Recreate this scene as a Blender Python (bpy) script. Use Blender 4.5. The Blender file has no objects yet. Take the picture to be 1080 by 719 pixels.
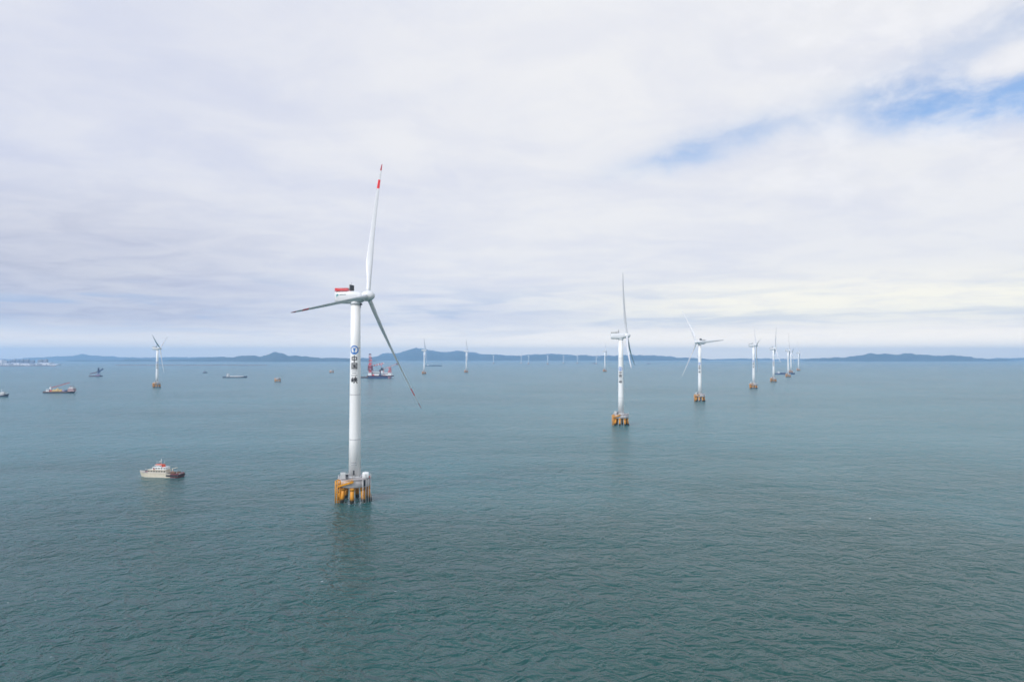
import bpy, bmesh, math, random
from mathutils import Vector, Matrix
random.seed(7)
R = math.radians
SC = bpy.context.scene
COL = SC.collection

# ------------------------------------------------------------------ camera, world, sun, exposure
CAM_H = 70.0
FOC = 720.0                                   # focal length in pixels of the 1080 px wide photograph
TILT_UP = math.atan(17 / FOC)
cd = bpy.data.cameras.new('camera'); cam = bpy.data.objects.new('camera', cd); COL.objects.link(cam)
cam.location = (0, 0, CAM_H); cam.rotation_euler = (R(90) + TILT_UP, 0, 0)
cd.sensor_width = 36.0; cd.lens = 24.0; cd.clip_start = 1.0; cd.clip_end = 200000.0
SC.camera = cam

SUN_EL, SUN_AZ = 40.0, -135.0                 # azimuth from +Y towards +X: behind the camera, to the left
sd = bpy.data.lights.new('sun', 'SUN'); sun = bpy.data.objects.new('sun', sd); COL.objects.link(sun)
sd.energy = 1.5; sd.angle = R(12); sd.color = (1.0, 0.95, 0.88)
sv = Vector((math.sin(R(SUN_AZ)) * math.cos(R(SUN_EL)), math.cos(R(SUN_AZ)) * math.cos(R(SUN_EL)), math.sin(R(SUN_EL))))
sun.rotation_euler = sv.to_track_quat('Z', 'Y').to_euler()
sun.location = (-200, -200, 300)

SC.view_settings.view_transform = 'Standard'; SC.view_settings.look = 'None'
SC.view_settings.exposure = 0.6; SC.view_settings.gamma = 1.0; SC.view_settings.use_curve_mapping = False
SC.render.engine = 'CYCLES'
SC.cycles.use_denoising = True
SC.cycles.max_bounces = 6; SC.cycles.volume_bounces = 4; SC.cycles.diffuse_bounces = 3; SC.cycles.glossy_bounces = 3
SC.cycles.caustics_reflective = False; SC.cycles.caustics_refractive = False
SC.cycles.filter_width = 1.6


class G:
    """tiny helper for building node trees"""
    def __init__(s, nt): s.nt = nt
    def n(s, t, **kw):
        x = s.nt.nodes.new(t)
        for k, v in kw.items(): setattr(x, k, v)
        return x
    def put(s, sock, v):
        if v is None: return
        if isinstance(v, bpy.types.NodeSocket): s.nt.links.new(v, sock)
        else:
            if hasattr(sock.default_value, '__len__') and not hasattr(v, '__len__'): v = (v,) * len(sock.default_value)
            if sock.type == 'RGBA' and len(v) == 3: v = (*v, 1)
            sock.default_value = v
    def m(s, op, a, b=None, c=None, clamp=False):
        x = s.n('ShaderNodeMath', operation=op, use_clamp=clamp)
        for i, v in enumerate((a, b, c)): s.put(x.inputs[i], v)
        return x.outputs[0]
    def v(s, op, a, b=None, scale=None):
        x = s.n('ShaderNodeVectorMath', operation=op)
        s.put(x.inputs[0], a); s.put(x.inputs[1], b)
        if scale is not None: s.put(x.inputs['Scale'], scale)
        return x.outputs['Value'] if op in ('LENGTH', 'DOT_PRODUCT') else x.outputs[0]
    def xyz(s, a):
        x = s.n('ShaderNodeSeparateXYZ'); s.put(x.inputs[0], a); return x.outputs
    def comb(s, a, b, c):
        x = s.n('ShaderNodeCombineXYZ')
        for i, v in enumerate((a, b, c)): s.put(x.inputs[i], v)
        return x.outputs[0]
    def noise(s, vec, scale, detail=3, rough=0.5, dist=0.0, dim='3D', lac=2.0):
        x = s.n('ShaderNodeTexNoise', noise_dimensions=dim)
        s.put(x.inputs['Vector'], vec); s.put(x.inputs['Scale'], scale); s.put(x.inputs['Detail'], detail)
        s.put(x.inputs['Roughness'], rough); s.put(x.inputs['Distortion'], dist); s.put(x.inputs['Lacunarity'], lac)
        return x.outputs[0]
    def ramp(s, f, lo, hi, a=0.0, b=1.0, smooth=True):
        x = s.n('ShaderNodeMapRange', interpolation_type='SMOOTHSTEP' if smooth else 'LINEAR')
        for i, v in enumerate((f, lo, hi, a, b)): s.put(x.inputs[i], v)
        return x.outputs[0]
    def mix(s, f, a, b, blend='MIX'):
        x = s.n('ShaderNodeMix', data_type='RGBA', blend_type=blend)
        s.put(x.inputs[0], f); s.put(x.inputs[6], a); s.put(x.inputs[7], b)
        return x.outputs[2]


GAP_CLEAR = 0.92
world = bpy.data.worlds.new('World'); SC.world = world; world.use_nodes = True
wn = world.node_tree; wn.nodes.clear(); g = G(wn)
sky = g.n('ShaderNodeTexSky', sky_type='NISHITA'); sky.sun_disc = False
sky.sun_elevation = R(SUN_EL); sky.sun_rotation = R(SUN_AZ); sky.air_density = 1.0; sky.dust_density = 0.6; sky.ozone_density = 5.0
bg_sky = g.n('ShaderNodeBackground'); g.put(bg_sky.inputs[0], sky.outputs[0]); bg_sky.inputs[1].default_value = 0.105
D = g.v('NORMALIZE', g.n('ShaderNodeTexCoord').outputs['Generated'])
dx, dy, dz = g.xyz(D)
az = g.m('MULTIPLY', g.m('ARCTAN2', dx, dy), 180 / math.pi)          # degrees, 0 straight ahead (north), + to the east
el = g.m('MULTIPLY', g.m('ARCSINE', dz), 180 / math.pi)
elc = g.m('MAXIMUM', dz, 0.0)
den = g.m('ADD', elc, 0.085)
cp = g.comb(g.m('DIVIDE', dx, den), g.m('DIVIDE', dy, den), 0.0)       # a cloud deck seen in perspective
# ragged breaks in the deck to the north-east, where the blue shows through
ang = g.comb(az, g.m('MULTIPLY', el, 1.9), 0.0)
w1 = g.m('SUBTRACT', g.noise(ang, 0.075, 4, 0.55), 0.5)
w2 = g.m('SUBTRACT', g.noise(g.v('ADD', ang, (73, 21, 40)), 0.09, 6, 0.58), 0.5)
w3 = g.m('SUBTRACT', g.noise(g.v('ADD', ang, (13, 81, 20)), 0.33, 6, 0.62), 0.5)
def gap(az0, el0, ha, he, slope, warp_a, warp_e):
    a = g.m('ADD', g.m('SUBTRACT', az, az0), g.m('MULTIPLY', w1, warp_a))
    e = g.m('ADD', g.m('SUBTRACT', g.m('SUBTRACT', el, el0), g.m('MULTIPLY', a, slope)), g.m('ADD', g.m('MULTIPLY', w2, warp_e), g.m('MULTIPLY', w3, warp_e * .45)))
    q = g.m('ADD', g.m('POWER', g.m('ABSOLUTE', g.m('DIVIDE', a, ha)), 2.0), g.m('POWER', g.m('ABSOLUTE', g.m('DIVIDE', e, he)), 2.0))
    return g.m('EXPONENT', g.m('MULTIPLY', q, -1.0))
G1 = gap(16.0, 16.4, 8.0, 1.5, 0.20, 5.0, 2.5)
G2 = gap(32.5, 18.6, 6.5, 2.3, 0.08, 6.0, 3.2)
G3 = gap(36.5, 17.2, 5.0, 1.5, 0.0, 5.0, 3.0)
G4 = gap(38.0, 22.0, 5.0, 1.2, 0.0, 5.0, 3.0)
gaps = g.m('ADD', g.m('ADD', g.m('MULTIPLY', G1, 0.72), g.m('MULTIPLY', G4, 0.4)), g.m('ADD', G2, g.m('MULTIPLY', G3, .8)), clamp=True)
puff = gap(36.2, 19.4, 3.2, 0.9, 0.0, 4.0, 2.0)
gaps = g.m('SUBTRACT', gaps, g.m('MULTIPLY', puff, 0.9), clamp=True)
fine = g.noise(ang, 0.22, 7, 0.62, 0.3)
veil = g.m('MULTIPLY', g.ramp(gaps, 0.02, 1.05), g.ramp(fine, 0.68, 0.36, 0.45, 1.0))
# higher up, out of the frame, the deck is broken by wider blue lanes
he_ = g.m('MULTIPLY', g.ramp(az, -5, 25), g.ramp(az, 75, 50))
hi = g.m('MULTIPLY', g.ramp(g.m('ADD', el, g.m('MULTIPLY', he_, 12.0)), 40, 55), g.ramp(g.m('ADD', g.noise(cp, 1.6, 5, 0.58), g.m('MULTIPLY', he_, 0.10)), 0.34, 0.54))
dens = g.m('SUBTRACT', 1.0, g.m('MAXIMUM', g.m('MULTIPLY', veil, GAP_CLEAR), g.m('MULTIPLY', hi, 0.92)))
# the deck itself: soft bright and dull masses, flattened towards the horizon
st = g.noise(g.v('MULTIPLY', cp, (0.75, 1.0, 1.0)), 0.8, 7, 0.60, 0.4)
st2 = g.noise(g.v('ADD', g.v('MULTIPLY', cp, (0.85, 1.0, 1.0)), (3.1, 9.4, 0)), 2.3, 7, 0.62, 0.5)
east = g.ramp(az, -40, 14)
t = g.m('ADD', g.m('MULTIPLY', g.ramp(st, 0.34, 0.64), 0.55), g.m('MULTIPLY', g.ramp(st2, 0.34, 0.66), 0.45))
t = g.m('ADD', g.m('MULTIPLY', t, 0.70), g.m('SUBTRACT', g.m('MULTIPLY', east, 0.55), 0.08), clamp=True)
cc = g.mix(t, (0.66, 0.695, 0.835), (0.87, 0.872, 0.895))
bank = g.m('MULTIPLY', g.ramp(az, -8, -34), g.ramp(el, 15, 6))
cc = g.mix(g.m('MULTIPLY', bank, g.ramp(st2, 0.25, 0.6, 1.0, 0.6)), cc, g.v('MULTIPLY', cc, (0.72, 0.72, 0.77)))
# sunlit puffs along the lower rims of the breaks
cc = g.mix(g.m('MULTIPLY', g.m('MULTIPLY', g.ramp(az, 14, 24), g.ramp(el, 8, 14)), g.m('MULTIPLY', g.ramp(fine, 0.45, 0.68), 0.8)), cc, (0.90, 0.90, 0.93))
# creamy brighter air over the eastern horizon
warm = g.m('MULTIPLY', g.ramp(az, -4, 22), g.m('EXPONENT', g.m('MULTIPLY', g.m('POWER', g.m('DIVIDE', g.m('SUBTRACT', el, 4.2), 2.0), 2.0), -1.0)))
cc = g.mix(g.m('MULTIPLY', warm, g.ramp(st2, 0.3, 0.6, 0.55, 1.0)), cc, (1.10, 1.05, 0.90))
# low blue-grey bands of far cloud near the horizon
bc = g.comb(g.m('MULTIPLY', az, 0.085), g.m('MULTIPLY', el, 0.85), 3.0)
bn = g.noise(bc, 1.0, 6, 0.6, 0.5)
low = g.m('MULTIPLY', g.ramp(el, 7.5, 3.0), g.ramp(el, 0.6, 1.8))
band = g.m('MULTIPLY', g.ramp(bn, 0.47, 0.64), low)
cc = g.mix(g.m('MULTIPLY', band, g.ramp(az, 30, -30, 0.35, 0.8)), cc, (0.45, 0.56, 0.77))
haze_low = g.ramp(el, 3.2, 0.2)
cc = g.mix(g.m('MULTIPLY', haze_low, 0.7), cc, g.mix(g.ramp(az, -30, 25), (1.68, 1.46, 1.16), (2.35, 1.94, 1.36)))
# the deck thins and brightens round the sun, which is behind the camera
sunglow = g.ramp(g.v('DOT_PRODUCT', D, tuple(sv)), 0.3, 1.0, 1.0, 2.0)
cc = g.v('SCALE', cc, scale=sunglow)
# overcast brightens towards the zenith
cc = g.mix(g.ramp(el, 25, 62), cc, g.v('MULTIPLY', cc, (1.38, 1.50, 1.66)))
bg_cl = g.n('ShaderNodeBackground'); g.put(bg_cl.inputs[0], cc); bg_cl.inputs[1].default_value = 0.67
ms = g.n('ShaderNodeMixShader'); g.put(ms.inputs[0], dens); wn.links.new(bg_sky.outputs[0], ms.inputs[1]); wn.links.new(bg_cl.outputs[0], ms.inputs[2])
wo = g.n('ShaderNodeOutputWorld'); wn.links.new(ms.outputs[0], wo.inputs[0])

HAZE_DENSITY = 8.0e-5
HAZE_COLOR = (0.43, 0.69, 1.0)

# ------------------------------------------------------------------ helpers
def ray(px, py):
    """direction through a pixel of the 1080 x 719 photograph"""
    c, s = math.cos(TILT_UP), math.sin(TILT_UP)
    return Vector(((px - 540) / FOC, c - s * (359.5 - py) / FOC, s + c * (359.5 - py) / FOC))
def spot(px, py, z=0.0):
    d = ray(px, py); return Vector((0, 0, CAM_H)) + d * ((z - CAM_H) / d.z)
def at_dist(px, py, dist):
    d = ray(px, py); return Vector((0, 0, CAM_H)) + d * (dist / d.y)


def mat(name, col, rough=0.5, metal=0.0, var=0.12, scale=0.6, dirt=None, dirt_amt=0.0, streak=False, spec=0.5):
    m = bpy.data.materials.new(name); m.use_nodes = True
    nt = m.node_tree; k = G(nt); p = nt.nodes['Principled BSDF']
    co = k.n('ShaderNodeTexCoord').outputs['Object']
    n = k.noise(co, scale, 5, 0.6)
    c = k.mix(k.ramp(n, 0.3, 0.7), tuple(x * (1 - var) for x in col), tuple(min(1, x * (1 + var)) for x in col))
    if dirt:
        sv_ = k.v('MULTIPLY', co, (1.0, 1.0, 0.08 if streak else 1.0))
        c = k.mix(k.m('MULTIPLY', k.ramp(k.noise(sv_, scale * 2.5, 6, 0.65), 0.52, 0.72), dirt_amt), c, dirt)
    k.put(p.inputs['Base Color'], c)
    k.put(p.inputs['Roughness'], k.ramp(k.noise(co, scale * 3, 3), 0.2, 0.8, max(0.02, rough - 0.08), min(1, rough + 0.08)))
    p.inputs['Metallic'].default_value = metal; p.inputs['Specular IOR Level'].default_value = spec
    return m


M = dict(
    tower=mat('tower_white', (0.81, 0.81, 0.79), 0.4, var=0.015, scale=0.9, dirt=(0.55, 0.55, 0.52), dirt_amt=0.12, streak=True),
    blade=mat('blade_white', (0.68, 0.69, 0.69), 0.35, var=0.03, scale=0.2, dirt=(0.5, 0.5, 0.5), dirt_amt=0.15),
    bladegrey=mat('blade_grey', (0.58, 0.59, 0.60), 0.4, var=0.03),
    red=mat('signal_red', (0.78, 0.03, 0.03), 0.4, var=0.1),
    tip=mat('tip_red_grey', (0.46, 0.05, 0.055), 0.45, var=0.1),
    dark=mat('dark_grey', (0.035, 0.037, 0.042), 0.5, var=0.2),
    grid=mat('radiator_grey', (0.06, 0.065, 0.07), 0.55, var=0.2, scale=3),
    yellow=mat('pile_yellow', (0.66, 0.285, 0.007), 0.45, var=0.12, scale=0.5, dirt=(0.30, 0.13, 0.02), dirt_amt=0.5, streak=True),
    concrete=mat('concrete', (0.56, 0.52, 0.51), 0.85, var=0.1, scale=0.3, dirt=(0.26, 0.23, 0.21), dirt_amt=0.5, streak=True),
    deckgrey=mat('deck_grey', (0.38, 0.35, 0.34), 0.8, var=0.15),
    rail=mat('rail_grey', (0.55, 0.55, 0.53), 0.5, var=0.05),
    white=mat('paint_white', (0.78, 0.79, 0.78), 0.45, var=0.04, dirt=(0.5, 0.45, 0.38), dirt_amt=0.25),
    orange=mat('orange_paint', (0.62, 0.085, 0.035), 0.5, var=0.1),
    blue=mat('emblem_blue', (0.015, 0.17, 0.52), 0.4, var=0.04),
    black=mat('lettering_black', (0.03, 0.03, 0.035), 0.5, var=0.1),
    pale=mat('faded_lettering', (0.36, 0.37, 0.38), 0.5, var=0.1),
    teal=mat('teal_print', (0.05, 0.30, 0.30), 0.5, var=0.1),
    green=mat('dark_green_print', (0.04, 0.12, 0.09), 0.5, var=0.1),
    cream=mat('cream_hull', (0.64, 0.58, 0.46), 0.5, var=0.06, dirt=(0.36, 0.25, 0.12), dirt_amt=0.7, scale=0.9, streak=True),
    maroon=mat('maroon_paint', (0.15, 0.020, 0.026), 0.55, var=0.2),
    hull=mat('dark_hull', (0.035, 0.045, 0.065), 0.5, var=0.2),
    rust=mat('rusty_steel', (0.16, 0.085, 0.05), 0.8, var=0.3),
    glass=mat('window_glass', (0.02, 0.025, 0.03), 0.12, var=0.1),
    pink=mat('faded_pink_house', (0.62, 0.42, 0.42), 0.6, var=0.1),
    sand=mat('heaped_sand', (0.50, 0.36, 0.14), 0.95, var=0.2),
    navy=mat('navy_steel', (0.03, 0.05, 0.13), 0.5, var=0.2),
    lilac=mat('lilac_container', (0.34, 0.30, 0.46), 0.55, var=0.1),
    wall=mat('warehouse_white', (0.74, 0.74, 0.73), 0.7, var=0.05, scale=0.03),
    roofb=mat('sheet_roof', (0.50, 0.54, 0.60), 0.6, var=0.1, scale=0.05),
    rock=mat('rock_grey', (0.17, 0.16, 0.15), 0.95, var=0.3, scale=0.05),
    quay=mat('quay_concrete', (0.20, 0.19, 0.19), 0.9, var=0.2, scale=0.02),
)
# piles: yellow coat with a dark tidal band of growth at the waterline
def pile_mat():
    m = bpy.data.materials.new('pile_coat'); m.use_nodes = True
    nt = m.node_tree; k = G(nt); p = nt.nodes['Principled BSDF']
    geo = k.n('ShaderNodeNewGeometry').outputs['Position']; z = k.xyz(geo)[2]
    n = k.noise(k.v('MULTIPLY', geo, (1, 1, .3)), 1.1, 5, 0.6)
    y = k.mix(k.ramp(n, .45, .75), (0.66, 0.27, 0.006), (0.24, 0.09, 0.010))
    zz = k.m('ADD', z, k.m('MULTIPLY', k.m('SUBTRACT', n, .5), 2.2))
    c = k.mix(k.ramp(zz, 2.5, 1.2), y, (0.055, 0.05, 0.035))
    k.put(p.inputs['Base Color'], c); p.inputs['Roughness'].default_value = 0.55
    return m
M['pile'] = pile_mat()
def facade_mat(name, wallc, winc):
    m = bpy.data.materials.new(name); m.use_nodes = True
    nt = m.node_tree; k = G(nt); p = nt.nodes['Principled BSDF']
    b = k.n('ShaderNodeTexBrick'); k.put(b.inputs['Vector'], k.n('ShaderNodeTexCoord').outputs['Object'])
    b.offset = 0.0
    nt.nodes[b.name].inputs['Color1'].default_value = (*winc, 1); b.inputs['Color2'].default_value = (*[x * 1.5 for x in winc], 1); b.inputs['Mortar'].default_value = (*wallc, 1)
    b.inputs['Scale'].default_value = 1.0; b.inputs['Mortar Size'].default_value = 0.9; b.inputs['Brick Width'].default_value = 4.0; b.inputs['Row Height'].default_value = 3.2
    k.put(p.inputs['Base Color'], b.outputs[0]); p.inputs['Roughness'].default_value = 0.8
    return m
M['facade'] = facade_mat('apartment_facade', (0.38, 0.37, 0.38), (0.08, 0.09, 0.11))
M['facade_b'] = facade_mat('office_facade', (0.26, 0.28, 0.33), (0.06, 0.07, 0.10))


class MB:
    """collects shapes into one mesh; every shape takes a material key"""
    def __init__(s): s.v = []; s.f = []; s.mi = []; s.keys = []; s.sm = []
    def k(s, m):
        if m not in s.keys: s.keys.append(m)
        return s.keys.index(m)
    def add(s, vs, fs, m, smooth=False):
        o = len(s.v); s.v += [tuple(x) for x in vs]
        for f in fs: s.f.append([o + i for i in f]); s.mi.append(s.k(m)); s.sm.append(smooth)
    def box(s, c, d, m, rz=0.0, taper=1.0):
        x, y, z = (q / 2 for q in d); rot = Matrix.Rotation(rz, 3, 'Z'); c = Vector(c)
        vs = [c + rot @ Vector((sx * x * (taper if sz > 0 else 1), sy * y * (taper if sz > 0 else 1), sz * z)) for sz in (-1, 1) for sx, sy in ((-1, -1), (1, -1), (1, 1), (-1, 1))]
        s.add(vs, [(3, 2, 1, 0), (4, 5, 6, 7), (0, 1, 5, 4), (1, 2, 6, 5), (2, 3, 7, 6), (3, 0, 4, 7)], m)
    def tube(s, a, b, r0, m, r1=None, n=10, smooth=True):
        a, b = Vector(a), Vector(b); r1 = r0 if r1 is None else r1
        q = (b - a).to_track_quat('Z', 'Y'); vs = []
        for p, r in ((a, r0), (b, r1)):
            for i in range(n):
                t = 2 * math.pi * i / n; vs.append(p + q @ Vector((r * math.cos(t), r * math.sin(t), 0)))
        s.add(vs, [(i, (i + 1) % n, n + (i + 1) % n, n + i) for i in range(n)], m, smooth)
        s.add(vs, [tuple(reversed(range(n))), tuple(range(n, 2 * n))], m)
    def lathe(s, prof, m, n=64, smooth=True, cx=0, cy=0):
        vs = []
        for r, z in prof:
            for i in range(n):
                t = 2 * math.pi * i / n; vs.append((cx + r * math.cos(t), cy + r * math.sin(t), z))
        for j in range(len(prof) - 1):
            s.add(vs[j * n:(j + 2) * n], [(i, (i + 1) % n, n + (i + 1) % n, n + i) for i in range(n)], m, smooth)
        s.add(vs[:n], [tuple(reversed(range(n)))], m); s.add(vs[-n:], [tuple(range(n))], m)
    def loft(s, secs, m, smooth=True, caps=True, per=None):
        n = len(secs[0]); o = len(s.v)
        for sec in secs: s.v += [tuple(p) for p in sec]
        for j in range(len(secs) - 1):
            for i in range(n):
                a, b = o + j * n + i, o + j * n + (i + 1) % n
                s.f.append([a, b, b + n, a + n]); s.mi.append(s.k(per(j, i) if per else m)); s.sm.append(smooth)
        if caps:
            s.f.append(list(reversed(range(o, o + n)))); s.mi.append(s.k(per(0, 0) if per else m)); s.sm.append(False)
            e = o + (len(secs) - 1) * n
            s.f.append(list(range(e, e + n))); s.mi.append(s.k(per(len(secs) - 2, 0) if per else m)); s.sm.append(False)
    def lattice(s, a, b, w, m, r=0.25, bays=8, m2=None):
        """four chords with zig-zag lacing between two points"""
        a, b = Vector(a), Vector(b); q = (b - a).to_track_quat('Z', 'Y'); cs = [q @ Vector((sx * w / 2, sy * w / 2, 0)) for sx, sy in ((-1, -1), (1, -1), (1, 1), (-1, 1))]
        for i in range(bays):
            p0, p1 = a.lerp(b, i / bays), a.lerp(b, (i + 1) / bays); mm = m if (m2 is None or i % 2 == 0) else m2
            for j in range(4):
                s.tube(p0 + cs[j], p1 + cs[j], r, mm, n=5)
                s.tube(p0 + cs[j], p1 + cs[(j + 1) % 4], r * .7, mm, n=4)
                s.tube(p1 + cs[j], p1 + cs[(j + 1) % 4], r * .7, mm, n=4)
    def mesh(s, name):
        me = bpy.data.meshes.new(name); me.from_pydata(s.v, [], s.f)
        for k in s.keys: me.materials.append(M[k])
        me.polygons.foreach_set('material_index', s.mi); me.polygons.foreach_set('use_smooth', s.sm)
        bm = bmesh.new(); bm.from_mesh(me); bmesh.ops.remove_doubles(bm, verts=bm.verts, dist=1e-4); bmesh.ops.recalc_face_normals(bm, faces=bm.faces); bm.to_mesh(me); bm.free()
        me.update(); return me
    def build(s, name, parent=None): return link(name, s.mesh(name), parent)


def link(name, me, parent=None, matrix=None):
    o = bpy.data.objects.new(name, me); COL.objects.link(o)
    if parent: o.parent = parent
    if matrix is not None: o.matrix_local = matrix
    return o
def thing(name, label, cat, loc, rz=0.0, group=None):
    o = bpy.data.objects.new(name, None); COL.objects.link(o); o.empty_display_size = 2
    o.location = loc; o.rotation_euler = (0, 0, rz); o['label'] = label; o['category'] = cat
    if group: o['group'] = group
    return o


# ------------------------------------------------------------------ setting: water
def water_mat():
    m = bpy.data.materials.new('sea_water'); m.use_nodes = True
    nt = m.node_tree; k = G(nt); p = nt.nodes['Principled BSDF']
    gr = bpy.data.node_groups.new('wave_height', 'ShaderNodeTree')
    gr.interface.new_socket('P', in_out='INPUT', socket_type='NodeSocketVector')
    gr.interface.new_socket('H', in_out='OUTPUT', socket_type='NodeSocketFloat')
    q = G(gr); gi = q.n('NodeGroupInput').outputs[0]; go = q.n('NodeGroupOutput')
    def layer(rot, sx, sy, scale, det, amp, dist=0.0, ridge=False):
        mp = q.n('ShaderNodeMapping'); q.put(mp.inputs[0], gi); mp.inputs['Rotation'].default_value = (0, 0, R(rot)); mp.inputs['Scale'].default_value = (sx, sy, 1)
        n = q.noise(mp.outputs[0], scale, det, 0.55, dist, '2D')
        if ridge: n = q.m('SUBTRACT', 1.0, q.m('ABSOLUTE', q.m('MULTIPLY', q.m('SUBTRACT', n, 0.5), 2.0)))
        return q.m('MULTIPLY', n, amp)
    h = q.m('ADD', layer(-18, 0.8, 1.0, 0.075, 3, 2.5), layer(-12, 0.5, 1.0, 0.028, 2, 2.6))
    h = q.m('ADD', h, layer(-26, 0.75, 1.0, 0.165, 3, 1.55, 0.4, True))
    h = q.m('ADD', h, layer(20, 1.0, 1.0, 0.55, 3, 0.52, 0.5))
    h = q.m('ADD', h, layer(35, 1.0, 1.0, 1.9, 2, 0.07))
    q.put(go.inputs[0], h)
    P = k.n('ShaderNodeNewGeometry').outputs['Position']
    def H(off):
        x = k.n('ShaderNodeGroup'); x.node_tree = gr; k.put(x.inputs[0], k.v('ADD', P, off)); return x.outputs[0]
    e = 0.12
    h0 = H((0, 0, 0)); hx = H((e, 0, 0)); hy = H((0, e, 0))
    patch = k.noise(k.v('MULTIPLY', P, (0.35, 1.0, 0)), 0.011, 4, 0.55, 0.4, '2D')
    amp = k.ramp(patch, 0.3, 0.7, 0.72, 1.22)
    sx = k.m('MULTIPLY', k.m('DIVIDE', k.m('SUBTRACT', h0, hx), e), amp)
    sy = k.m('MULTIPLY', k.m('DIVIDE', k.m('SUBTRACT', h0, hy), e), amp)
    N = k.v('NORMALIZE', k.comb(sx, sy, 1.0))
    # stronger far sky reflection painted into the base colour: lighter, bluer outward, uneven edge
    far_y = k.m('ADD', k.xyz(P)[1], k.m('MULTIPLY', k.m('SUBTRACT', k.noise(P, 0.006, 5, 0.6, 0.6, '2D'), 0.5), 420.0))
    c = k.mix(k.ramp(far_y, 90.0, 620.0), WATER_A, WATER_B)
    c = k.mix(k.ramp(k.noise(k.v('MULTIPLY', P, (0.6, 1, 1)), 0.004, 5, 0.6, 0.4, '2D'), 0.3, 0.7, 0.0, 0.35), c, (0.010, 0.060, 0.056))
    fl = k.noise(k.v('MULTIPLY', P, (0.7, 1, 0)), 0.42, 3, 0.6, 0.3, '2D')
    foam = k.m('MULTIPLY', k.ramp(fl, 0.765, 0.80), k.ramp(h0, 4.4, 5.0))
    c = k.mix(foam, c, (0.6, 0.64, 0.64))
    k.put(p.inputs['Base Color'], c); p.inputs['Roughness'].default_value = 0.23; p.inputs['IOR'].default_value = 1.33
    k.put(p.inputs['Normal'], N)
    return m
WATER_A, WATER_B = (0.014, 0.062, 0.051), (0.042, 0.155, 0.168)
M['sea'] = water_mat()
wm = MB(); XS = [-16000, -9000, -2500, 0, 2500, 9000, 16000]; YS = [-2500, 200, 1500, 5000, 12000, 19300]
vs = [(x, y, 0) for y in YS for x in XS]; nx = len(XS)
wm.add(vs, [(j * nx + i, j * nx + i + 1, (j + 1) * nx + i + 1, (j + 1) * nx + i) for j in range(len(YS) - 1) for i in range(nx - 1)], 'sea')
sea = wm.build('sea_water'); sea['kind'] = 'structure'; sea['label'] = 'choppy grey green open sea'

# ------------------------------------------------------------------ setting: hills
def hill_mat():
    m = bpy.data.materials.new('hill_cover'); m.use_nodes = True
    nt = m.node_tree; k = G(nt); p = nt.nodes['Principled BSDF']
    P = k.n('ShaderNodeNewGeometry').outputs['Position']
    n = k.noise(P, 0.0035, 7, 0.62)
    c = k.mix(k.ramp(n, 0.35, 0.62), (0.025, 0.037, 0.026), (0.062, 0.072, 0.05))
    c = k.mix(k.ramp(k.noise(P, 0.009, 6, 0.65), 0.60, 0.72), c, (0.15, 0.135, 0.115))
    k.put(p.inputs['Base Color'], c); p.inputs['Roughness'].default_value = 0.95; p.inputs['Specular IOR Level'].default_value = 0.1
    return m
M['hill'] = hill_mat()
from mathutils import noise as NZ
def hills(name, label, dist, pts, depth, rough=0.10, seed=0.0, jag=0.9):
    """a ridge whose crest follows (px, py) samples at the given distance, with its own slopes in depth"""
    mb = MB(); cols = 260; rows = 14
    x0, x1 = pts[0][0], pts[-1][0]; vs = []
    for i in range(cols + 1):
        px = x0 + (x1 - x0) * i / cols
        for (a, ya), (b, yb) in zip(pts, pts[1:]):
            if a <= px <= b:
                t = (px - a) / max(1e-6, b - a); t = t * t * (3 - 2 * t); py = ya + (yb - ya) * t; break
        py -= jag * NZ.fractal((px * 0.11 + seed * 3, seed, 0.0), 0.75, 2.2, 5) * min(1.0, max(0.0, (381 - py) / 4))
        top = at_dist(px, py, dist); zc = max(2.0, top.z)
        dirx = top.x / dist
        for j in range(rows + 1):
            v = j / rows * 2 - 1                                    # -1 front foot, 0 crest, 1 back foot
            prof = math.cos(v * math.pi / 2) ** 1.25 if abs(v) < 1 else 0.0
            wob = 0.16 * NZ.noise((top.x / 900 + seed, dist * .001, 0)) * (1 - abs(v))
            y = dist + (v + wob) * depth * (0.5 + 0.5 * min(1, zc / 120))
            nz = NZ.fractal((top.x / 330 + seed, y / 330, seed), 0.9, 2.1, 5)
            z = zc * prof * (1 + rough * nz * (1.6 if abs(v) > 0.1 else 1.1)) - (1.0 if abs(v) == 1 else 0)
            vs.append((top.x + dirx * (y - dist), y, max(z, -1.0)))
    n = rows + 1
    mb.add(vs, [(i * n + j, (i + 1) * n + j, (i + 1) * n + j + 1, i * n + j + 1) for i in range(cols) for j in range(rows)], 'hill', True)
    o = mb.build(name); o['kind'] = 'structure'; o['label'] = label; return o
hills('distant_hills', 'pale far ridge behind the low western coast', 16800, [(-60, 378), (10, 378.5), (40, 377), (62, 375.6), (76, 375.2), (88, 373.2), (97, 374.8), (112, 375.4), (130, 376.6), (150, 377), (185, 376.6), (215, 376.4), (235, 376.2)], 1800, 0.08, 3.1)
hills('coast_hills', 'low blue hills along the western shore', 11500, [(44, 381.5), (60, 380.6), (85, 379.6), (100, 380.2), (126, 379.8), (138, 378.3), (152, 379), (168, 380.2), (185, 379), (200, 378.4), (222, 376.8), (245, 376.4), (258, 375.6), (264, 374.6), (274, 376), (281, 374.2), (290, 371.4), (297, 372.6), (306, 375.4), (318, 376.2), (330, 376.8), (345, 377.2), (360, 377.6), (375, 378.4), (390, 379.5), (402, 381)], 1300, 0.10, 8.7)
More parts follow.
